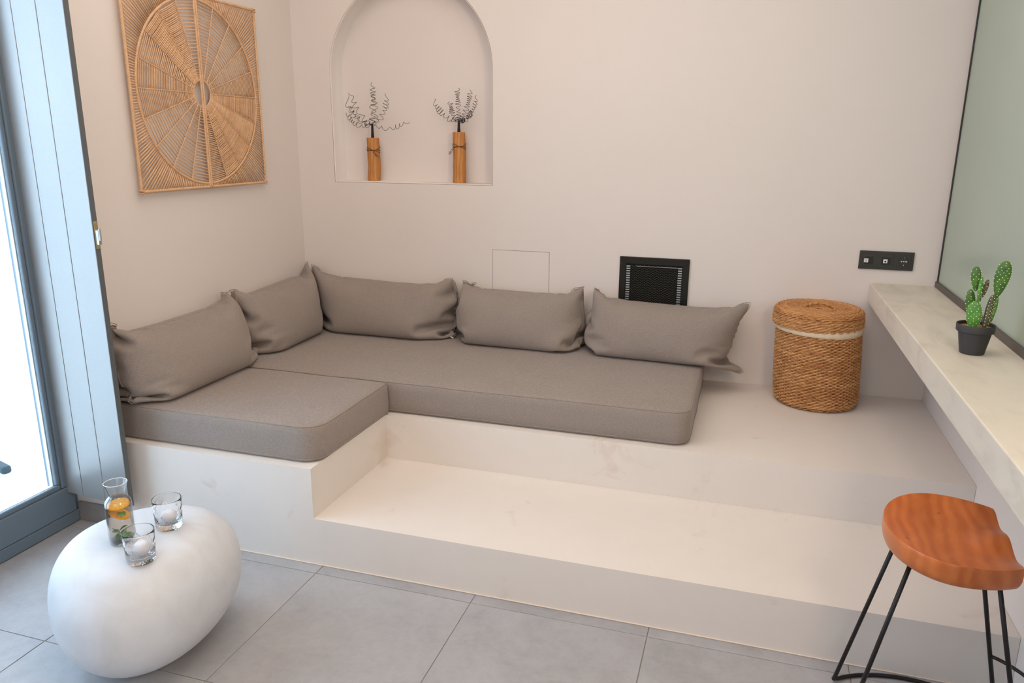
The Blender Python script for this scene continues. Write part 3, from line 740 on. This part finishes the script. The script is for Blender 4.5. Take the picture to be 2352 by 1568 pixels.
bm = bmesh.new(); seg = 120; prof = [(.1795, BH - .024), (.1855, BH - .018), (.1855, BH + .002), (.176, BH + .006), (.172, BH - .002)]
lathe(bm, prof, seg)
for v in bm.verts:
    a = math.atan2(v.co.y, v.co.x); v.co.x -= .018; low = v.co.z < BH - .01
    if low: v.co.z += .004 * noise.noise(Vector((math.cos(a) * 5, math.sin(a) * 5, 2))) - .006 * max(0, math.cos(a + .6))
    k_ = 1 + .008 * noise.noise(Vector((a * 6, v.co.z * 30, 0))); v.co.x *= 1; v.co.y *= k_
obj('liner', bm, M['cream'], bk, smooth=True)['label'] = 'cream cotton liner edge'
lid = bpy.data.objects.new('lid', None); C.objects.link(lid); lid.parent = bk; lid.location = (-.024, 0, BH)
V, F = [], []
lp = []
for k in range(8): lp.append((.1855 + .0025 * math.sin(k / 7 * PI), -.001 + k * .0068))
for k in range(1, 6): a = k / 6 * PI / 2; lp.append((.166 + .0215 * math.cos(a), .048 + .026 * math.sin(a)))
r_ = .163
while r_ > .012: lp.append((r_, .075 - .010 * smooth(.15, .06, r_) if r_ < .15 else .075)); r_ -= .0063
for k, (r_, z) in enumerate(lp):
    weave(V, F, r_, z, max(8, int(68 * min(1, r_ / .15)) // 2 * 2), PI * (k % 2), .0026 if z < .05 else .001, .0038)
o = pyobj('woven_lid', V, F, M['wicker'], lid); o['kind'] = 'stuff'
bm = bmesh.new(); lathe(bm, [(0, .0), (.1815, .0), (.182, .05), (.160, .070), (.12, .068), (.06, .0625), (0, .0625)], 64); obj('lid_core', bm, M['weave_shade'], lid, smooth=True, auto=40)
hp = []
for t in np.linspace(0, 1, 25): a = PI * t; hp.append((.004 + .062 * math.cos(a), .0 + .036 * math.sin(a), .0685 + .014 * math.sin(a)))
V, F = [], []
for ph in (0, PI):
    tube_data([Vector(p) + Vector((0, .003 * math.cos(i * .9 + ph), .003 * math.sin(i * .9 + ph))) for i, p in enumerate(hp)], .0046, 6, False, V, F)
pyobj('handle', V, F, M['wicker'], lid)
V, F = [], []
for a, z in ((3.5, .05), (3.6, .33), (5.9, .07), (4.6, .2), (.2, .35)):
    d = Vector((math.cos(a), math.sin(a), 0)); tube_data([d * .178 + Vector((-.01, 0, z)), d * .19 + Vector((-.01, 0, z + .004)), d * .196 + Vector((-.01, 0, z - .002))], .0012, 4, False, V, F)
pyobj('loose_fibres', V, F, M['wicker'], bk)['kind'] = 'stuff'

# ------------------------------------------------------------ potted cactus
kx, ky = 3.051, -1.202
cp = thing('potted_cactus', 'small spotted prickly pear cactus in a black plastic pot on the worktop', 'plant', (kx, ky, HD))
bm = bmesh.new(); lathe(bm, [(0, 0), (.031, 0), (.0335, .002), (.0445, .066), (.0475, .0665), (.0512, .070), (.0525, .089), (.0512, .091), (.049, .0895), (.0465, .07), (.0455, .066)], 56)
obj('pot', bm, M['pot'], cp, smooth=True, auto=40)
bm = bmesh.new(); lathe(bm, [(0, .0825), (.02, .083), (.036, .0815), (.0478, .0805)], 40)
for v in bm.verts: v.co.z += .0015 * noise.noise(v.co * 90)
obj('soil', bm, M['soil'], cp, smooth=True)
vd = Vector((kx - 2.3777, ky + 3.7394, 0)).normalized(); hv = Vector((vd.y, -vd.x, 0))   # pads face the room
def pad(cx, cz, hw, hh, th, lean, turn, mat, depth=0, seed=0, taper=.35, sp=.0122):
    """cx/cz: centre (crop pixels), hw/hh half sizes"""
    cxm = (cx - 372) * 1.86e-4; czm = .0815 + (1010 - cz) * 2.22e-4; a_, b_ = hw * 1.86e-4, hh * 2.26e-4
    ctr = hv * cxm + vd * depth + Vector((0, 0, czm))
    ex = (hv * math.cos(turn) + vd * math.sin(turn)); ey = Vector((0, 0, 1)).cross(ex) * -1; ez = Vector((0, 0, 1))
    ez2 = (ez * math.cos(lean) + ex * math.sin(lean)); ex2 = (ex * math.cos(lean) - ez * math.sin(lean))
    n1, n2 = 28, 20; V, F = [], []
    def S(u, v):
        t = math.sin(v); c = math.cos(v); wv = (1 - taper * (.5 - .5 * t)) * (1 + .06 * c)
        return ex2 * (a_ * c * wv * math.cos(u)) + ez2 * (b_ * t) + ey * (th * c ** .8 * math.sin(u))
    V.append(S(0, -PI / 2))
    for j in range(1, n2):
        for i in range(n1): V.append(S(2 * PI * i / n1, -PI / 2 + PI * j / n2))
    V.append(S(0, PI / 2))
    for i in range(n1): k = (i + 1) % n1; F.append((0, 1 + k, 1 + i)); F.append((len(V) - 1, 1 + (n2 - 2) * n1 + i, 1 + (n2 - 2) * n1 + k))
    for j in range(n2 - 2):
        for i in range(n1): k = (i + 1) % n1; F.append((1 + j * n1 + i, 1 + j * n1 + k, 1 + (j + 1) * n1 + k, 1 + (j + 1) * n1 + i))
    p = pyobj('pad', V, F, mat, cp, ctr)
    bm = bmesh.new(); rows = max(3, int(2 * b_ / (sp * .56)))
    for j in range(1, rows):
        z = -1 + 2 * j / rows; v = math.asin(z); wv = (1 - taper * (.5 - .5 * z)) * math.cos(v); m_ = max(1, int(2 * a_ * wv / sp))
        for sgn in (1, -1):
            for i in range(m_ + 1):
                xx = (-1 + 2 * (i + (.5 if j % 2 else 0)) / m_) if m_ else 0
                if abs(xx) > .97: 
                    if sgn < 0: continue
                    xx = .97 * (1 if xx > 0 else -1)
                u = math.acos(max(-1, min(1, xx))) * sgn; q = S(u, v)
                bmesh.ops.create_icosphere(bm, subdivisions=1, radius=.0016, matrix=Matrix.Translation(q) @ Matrix.Diagonal((1, 1, .8, 1)))
    s_ = obj('spines', bm, M['spine'], p); s_['kind'] = 'stuff'; s_['label'] = 'cream spine tufts'
    return p
pad(612, 345, 132, 245, .007, .10, .10, M['cactus'], .006, taper=.5)
pad(512, 800, 62, 245, .010, .13, .9, M['cactus_dark'], -.004, taper=.3, sp=.0085)
pad(572, 770, 50, 190, .007, .10, .3, M['cactus_light'], .012)
pad(322, 850, 122, 196, .008, -.06, .0, M['cactus_light'], -.014, taper=.3)
pad(245, 700, 80, 190, .008, -.12, .25, M['cactus'], .004)
pad(268, 365, 84, 165, .006, -.10, .1, M['cactus'], .004, taper=.4)
pad(346, 470, 34, 150, .006, .04, .9, M['cactus_light'], -.016, taper=.2)
pad(352, 635, 34, 60, .006, .1, .5, M['cactus'], -.012)
pad(412, 480, 45, 122, .006, .16, .5, M['cactus_dark'], .0, taper=.4)

# ------------------------------------------------------------ bar stool
sx, sy = 2.915, -1.777
st = thing('bar_stool', 'low bar stool with scooped brown wooden seat and thin black rod legs', 'stool', (sx, sy, 0))
HS = .604
def outline(a):
    c, s = math.cos(a), math.sin(a)
    if c < 0: return Vector((.148 * c, .196 * s))
    # towards the front edge (straight at u=.128)
    u = .128; # ray hits straight edge or shoulder curve
    e = 2.6; r_ = 1 / ((abs(c) / .205) ** 2 + (abs(s) / .196) ** 2) ** .5
    if r_ * c > u: r_ = u / c
    return Vector((r_ * c, r_ * s))
angs = sorted(list(np.linspace(0, 2 * PI, 120, endpoint=False)) )
def zt(p, s):
    F_ = smooth(.02, .125, p.x); wv = min(1, abs(p.y) / .16)
    bowl = .030 * (1 - s ** 3.2) * math.exp(-((p.x + .01) / .16) ** 2)
    edge = .015 * math.sin(PI * wv) ** 2 + .003
    return HS - bowl * (1 - F_) - (edge * (1 - smooth(.92, 1.02, wv))) * F_ - .004 * (1 - abs(p.y) / .2) * (1 - F_)
V, F = [], []; rings = [i / 16 for i in range(1, 17)]; n_ = len(angs)
V.append(Vector((0, 0, zt(Vector((0, 0)), 0))))
for s in rings:
    for a in angs: p = outline(a) * s; V.append(Vector((p.x, p.y, zt(p, s))))
for sc_, dz in ((1.006, -.003), (1.008, -.008), (1.004, -.028), (.985, -.040), (.955, -.050), (.93, -.053)):
    for a in angs:
        p = outline(a); top = zt(p, 1); V.append(Vector((p.x * sc_, p.y * sc_, top + dz if dz > -.02 else HS - .006 + dz + (top - HS) * .4)))
nr_ = 16 + 6
for i in range(n_): F.append((0, 1 + i, 1 + (i + 1) % n_))
for j in range(nr_ - 1):
    for i in range(n_): k = (i + 1) % n_; a0, b0 = 1 + j * n_, 1 + (j + 1) * n_; F.append((a0 + i, b0 + i, b0 + k, a0 + k))
F.append(tuple(1 + (nr_ - 1) * n_ + i for i in range(n_)))
o = pyobj('seat', V, F, M['seat'], st); o.rotation_euler = (0, 0, R(-3)); o.data.set_sharp_from_angle(angle=R(40))
tops = {'A': (2.842, -1.685), 'B': (2.841, -1.837), 'C': (3.003, -1.687), 'D': (3.002, -1.839)}
feet = {'A': (2.719, -1.643), 'B': (2.716, -1.877), 'C': (3.137, -1.647), 'D': (3.135, -1.881)}
L3 = lambda k, z: Vector((feet[k][0] + (tops[k][0] - feet[k][0]) * z / .59 - sx, feet[k][1] + (tops[k][1] - feet[k][1]) * z / .59 - sy, z))
for k in 'ABCD': tube('leg', [L3(k, z) for z in (.012, .3, .566)], .0058, M['black_metal'], st, 12)
for (a, b, s_) in (('A', 'C', 1), ('B', 'D', -1)):
    pts = []
    for t in np.linspace(0, 1, 30):
        p = L3(a, .0062).lerp(L3(b, .0062), t); pts.append(Vector((p.x, p.y + s_ * .078 * (1 - (2 * t - 1) ** 2) ** .8, .0062 + (.008 * (abs(2 * t - 1) ** 30)))))
    tube('floor_rail', pts, .0058, M['black_metal'], st, 12)
zf = .19
pts = []
for t in np.linspace(0, 1, 24):
    p = L3('C', zf).lerp(L3('D', zf), t); pts.append(Vector((p.x + .075 * math.sin(PI * t) ** .8, p.y, zf)))
tube('footrest', pts, .0048, M['black_metal'], st, 10)
boxo('mounting_plate', (-.085, .10, -.075, .11, .5565, .5605), M['black_metal'], st, bevel=.001)

# ------------------------------------------------------------ pebble side table
def pebble():
    x0, y0, a, b, th, n, m, eg = 0.7103, -2.1095, 0.2508, 0.2877, 0.0946, 2.0693, 2.2816, 0.2166; h, lim = .43, .39
    S = lambda x, e: math.copysign(abs(x) ** e, x); V, F = [], []; nu, nv = 96, 64
    def smn(z, k):
        hh = min(1, max(0, .5 + .5 * (lim - z) / k)); return z * hh + lim * (1 - hh) - k * hh * (1 - hh)
    for j in range(nv + 1):
        v = -PI / 2 + PI * j / nv
        for i in range(nu):
            u = 2 * PI * i / nu; X = a * S(math.cos(v) if 0 < j < nv else 0, 2 / m) * S(math.cos(u), 2 / n); Y = b * S(math.cos(v) if 0 < j < nv else 0, 2 / m) * S(math.sin(u), 2 / n)
            Y *= 1 + eg * X / a; z = smn(h / 2 + h / 2 * S(math.sin(v), 2 / m), .03); z = max(z, .0) if z > .004 else 0.0005
            V.append((X * math.cos(th) - Y * math.sin(th), X * math.sin(th) + Y * math.cos(th), z))
            if j in (0, nv): break
    id_ = lambda j, i: 0 if j == 0 else (len(V) - 1 if j == nv else 1 + (j - 1) * nu + i % nu)
    for j in range(nv):
        for i in range(nu):
            q = [id_(j, i), id_(j, i + 1), id_(j + 1, i + 1), id_(j + 1, i)]; q = [k for p, k in enumerate(q) if k not in q[:p]]; F.append(tuple(q))
    o = pyobj('pebble_table', V, F, M['pebble'], None, (x0, y0, 0)); return tag(o, 'smooth white pebble shaped side table on the grey tiles', 'side table')
pebble()
# rest height for the glassware on the nearly flat top
def top_z(x, y):
    x0, y0, a, b, th, m, eg = 0.7103, -2.1095, 0.2508, 0.2877, 0.0946, 2.2816, 0.2166
    dx, dy = x - x0, y - y0; X = dx * math.cos(th) + dy * math.sin(th); Y = (-dx * math.sin(th) + dy * math.cos(th)) / (1 + eg * X / a)
    rr_ = (abs(X / a) ** 2.07 + abs(Y / b) ** 2.07) ** (1 / 2.07); z = .215 + .215 * max(0, 1 - rr_ ** m) ** (1 / m)
    k, lim = .03, .39; hh = min(1, max(0, .5 + .5 * (lim - z) / k)); return z * hh + lim * (1 - hh) - k * hh * (1 - hh)

# ------------------------------------------------------------ carafe
def glass_thing(name, label, cat, x, y, zr, prof_o, prof_i, seg=64, cuts=False):
    root = thing(name, label, cat, (x, y, zr + .0005))
    bm = bmesh.new()
    if not cuts: lathe(bm, prof_o + prof_i, seg); obj('glass_body', bm, M['thin_glass'], root, smooth=True, auto=60)
    return root
cxp, cyp = .7125, -2.166
cz_ = top_z(cxp, cyp)
po = [(0, 0), (.030, 0), (.0345, .003), (.036, .008), (.0362, .118), (.0345, .127), (.030, .135), (.0235, .142), (.0205, .146), (.0205, .149), (.0235, .160), (.0305, .1835), (.0312, .185)]
pi_ = [(.0300, .1848), (.0225, .160), (.0193, .150), (.0193, .146), (.0222, .1413), (.0288, .134), (.0330, .126), (.0345, .118), (.0345, .013), (.033, .009), (0, .008)]
cf = glass_thing('carafe', 'glass carafe with orange slices and mint in water on the pebble table', 'carafe', cxp, cyp, cz_, po, pi_)
tube('rim', [(.0306 * math.cos(a), .0306 * math.sin(a), .1852) for a in np.linspace(0, 2 * PI, 64, endpoint=False)], .0011, M['rim'], cf, 8, True)
wt = bmesh.new(); lathe(wt, [(0, .0083), (.0325, .0093), (.0342, .0135), (.0342, .118), (.0327, .1258), (.0290, .1330), (.0, .1332)], 64)
o = obj('water', wt, M['water'], None, (cxp, cyp, cz_ + .0005), smooth=True, auto=50); tag(o, 'clear water filling the glass carafe to its shoulder', 'water', kind='stuff')
def slice_(label, z, tx, ty, r_=.0315, seg=48):
    root = thing('orange_slice', label, 'orange slice', (cxp, cyp, cz_ + z), 0, 'orange slices in the carafe')
    root.rotation_euler = (tx, ty, .4)
    bm = bmesh.new(); lathe(bm, [(0, -.002), (r_ - .0022, -.002), (r_ - .0022, .002), (0, .002)], seg); obj('flesh', bm, M['orange'], root)
    bm = bmesh.new(); lathe(bm, [(r_ - .0023, -.0021), (r_, -.0017), (r_ + .0003, 0), (r_, .0017), (r_ - .0023, .0021)], seg, close=True); obj('peel', bm, M['peel'], root, smooth=True)
slice_('upper orange slice floating at the shoulder of the carafe', .117, R(10), R(-2), .030)
slice_('lower orange slice tilted in the middle of the carafe', .088, R(-4), R(24), .0300)
def leaf(V, F, p, d, L, wd, up):
    d = Vector(d).normalized(); up = Vector(up); s_ = d.cross(up).normalized(); up = s_.cross(d); b0 = len(V); n_ = 6
    for i in range(n_ + 1):
        t = i / n_; c = Vector(p) + d * (L * t) - up * (L * .35 * t * t); ww = wd * math.sin(PI * min(1, t * .95 + .03)) ** .8 + .0002
        V.extend([c - s_ * ww + up * ww * .3, c, c + s_ * ww + up * ww * .3])
    for i in range(n_):
        for k in (0, 1): a = b0 + i * 3 + k; F.append((a, a + 1, a + 4, a + 3))
mint = thing('mint_sprig', 'green mint sprig standing in the lower half of the carafe', 'herb', (cxp, cyp, cz_ + .0105), 0)
tube('stem', [(-.024, -.008, .030), (-.008, -.01, .026), (.006, -.006, .018), (.012, 0, .004)], .0009, M['mint_dark'], mint, 6)
for k, (p, d, L_, w_) in enumerate((((0, -.01, .024), (.6, 0, .9), .036, .0065), ((0, -.01, .024), (-1, -.2, .3), .022, .007), ((.002, -.01, .02), (-.5, -.5, -.6), .026, .0075), ((.006, -.006, .018), (1, -.3, .1), .024, .009), ((.008, -.004, .014), (.5, -.9, -.1), .02, .008), ((.0, -.006, .012), (-.4, -.6, -.5), .02, .007), ((.012, 0, .01), (.7, .6, .3), .02, .008))):
    V, F = [], []; leaf(V, F, p, d, L_, w_, (0, -.3, 1)); o = pyobj('leaf', V, F, M['mint'], mint)
    s_ = o.modifiers.new('thick', 'SOLIDIFY'); s_.thickness = .0004
o = thing('mint_sprig', 'dark green mint leaf caught between the two orange slices in the carafe', 'herb', (cxp + .014, cyp - .008, cz_ + .098))
for k, (d, L_, w_) in enumerate((((.6, -.8, .3), .016, .008), ((1, 0, -.1), .016, .008), ((-1, -.5, -.1), .02, .006))):
    V, F = [], []; leaf(V, F, (0, 0, 0) if k < 2 else (-.018, -.008, -.006), d, L_, w_, (0, 0, 1)); q = pyobj('leaf', V, F, M['mint'], o); s_ = q.modifiers.new('thick', 'SOLIDIFY'); s_.thickness = .0004

# ------------------------------------------------------------ cut glass tumblers
def tumbler(x, y, label, rot):
    z0 = top_z(x, y); root = thing('tumbler', label, 'tumbler', (x, y, z0 + .0005), rot, 'cut glass tumblers on the pebble table')
    V, F = [], []; nu = 180; zo = [0, .0015, .004] + [.006 + .0023 * i for i in range(30)] + [.082, .088, .0905, .092]
    def ro(z): return .0372 + .0048 * (z / .092)
    def d_(z, u):
        if z < .005: return -.0025 + z * .4
        if z > .074: return 0
        k = smooth(.004, .012, z) * (1 - smooth(.066, .074, z)); g = 0
        for s_, nn in ((1, 9), (-1, 9)):
            ph = (u / (2 * PI) * nn + s_ * z / .034) % 1; g = max(g, math.exp(-(min(ph, 1 - ph) / .055) ** 2)); ph2 = (ph * 3) % 1
            if z < .05: g = max(g, .55 * math.exp(-(min(ph2, 1 - ph2) / .16) ** 2))
        return -.0013 * g * k
    for z in zo:
        for i in range(nu): u = 2 * PI * i / nu; r_ = ro(z) + d_(z, u) - (.0008 if z > .0915 else 0); V.append((r_ * math.cos(u), r_ * math.sin(u), z))
    zi = [.092, .0905, .08, .05, .025, .018, .0155, .0145]; ri = lambda z: ro(z) - (.0016 if z > .06 else .0026) - (.0 if z > .02 else (.02 - z) * 2.2)
    for z in zi:
        for i in range(nu): u = 2 * PI * i / nu; r_ = ri(z) + (.0006 if z == .092 else 0); V.append((r_ * math.cos(u), r_ * math.sin(u), z))
    m = len(zo) + len(zi)
    for j in range(m - 1):
        for i in range(nu): k = (i + 1) % nu; F.append((j * nu + i, j * nu + k, (j + 1) * nu + k, (j + 1) * nu + i))
    F.append(tuple(range(nu))[::-1]); F.append(tuple((m - 1) * nu + i for i in range(nu)))
    o = pyobj('glass_body', V, F, M['glass'], root); o.data.set_sharp_from_angle(angle=R(60))
    return z0
def ice(x, y, z, r_, label):
    bm = bmesh.new(); bmesh.ops.create_icosphere(bm, subdivisions=4, radius=r_)
    for v in bm.verts: v.co *= 1 + .03 * noise.noise(v.co * 60); v.co.z *= .94
    o = obj('ice_ball', bm, M['ice'], None, (x, y, z), smooth=True); tag(o, label, 'ice', 'round ice balls in the tumblers')
t1 = (.8345, -2.2285); t2 = (.7775, -2.052)
za = tumbler(*t1, 'cut glass tumbler in front of the carafe, nearer the viewer', .4)
zb = tumbler(*t2, 'cut glass tumbler behind and right of the carafe, farther from the viewer', 1.1)
ice(t1[0] + .008, t1[1], za + .0395, .0245, 'round ice ball in the tumbler nearer the viewer')
ice(t2[0] + .006, t2[1] - .004, zb + .0375, .0225, 'round ice ball in the tumbler farther from the viewer')
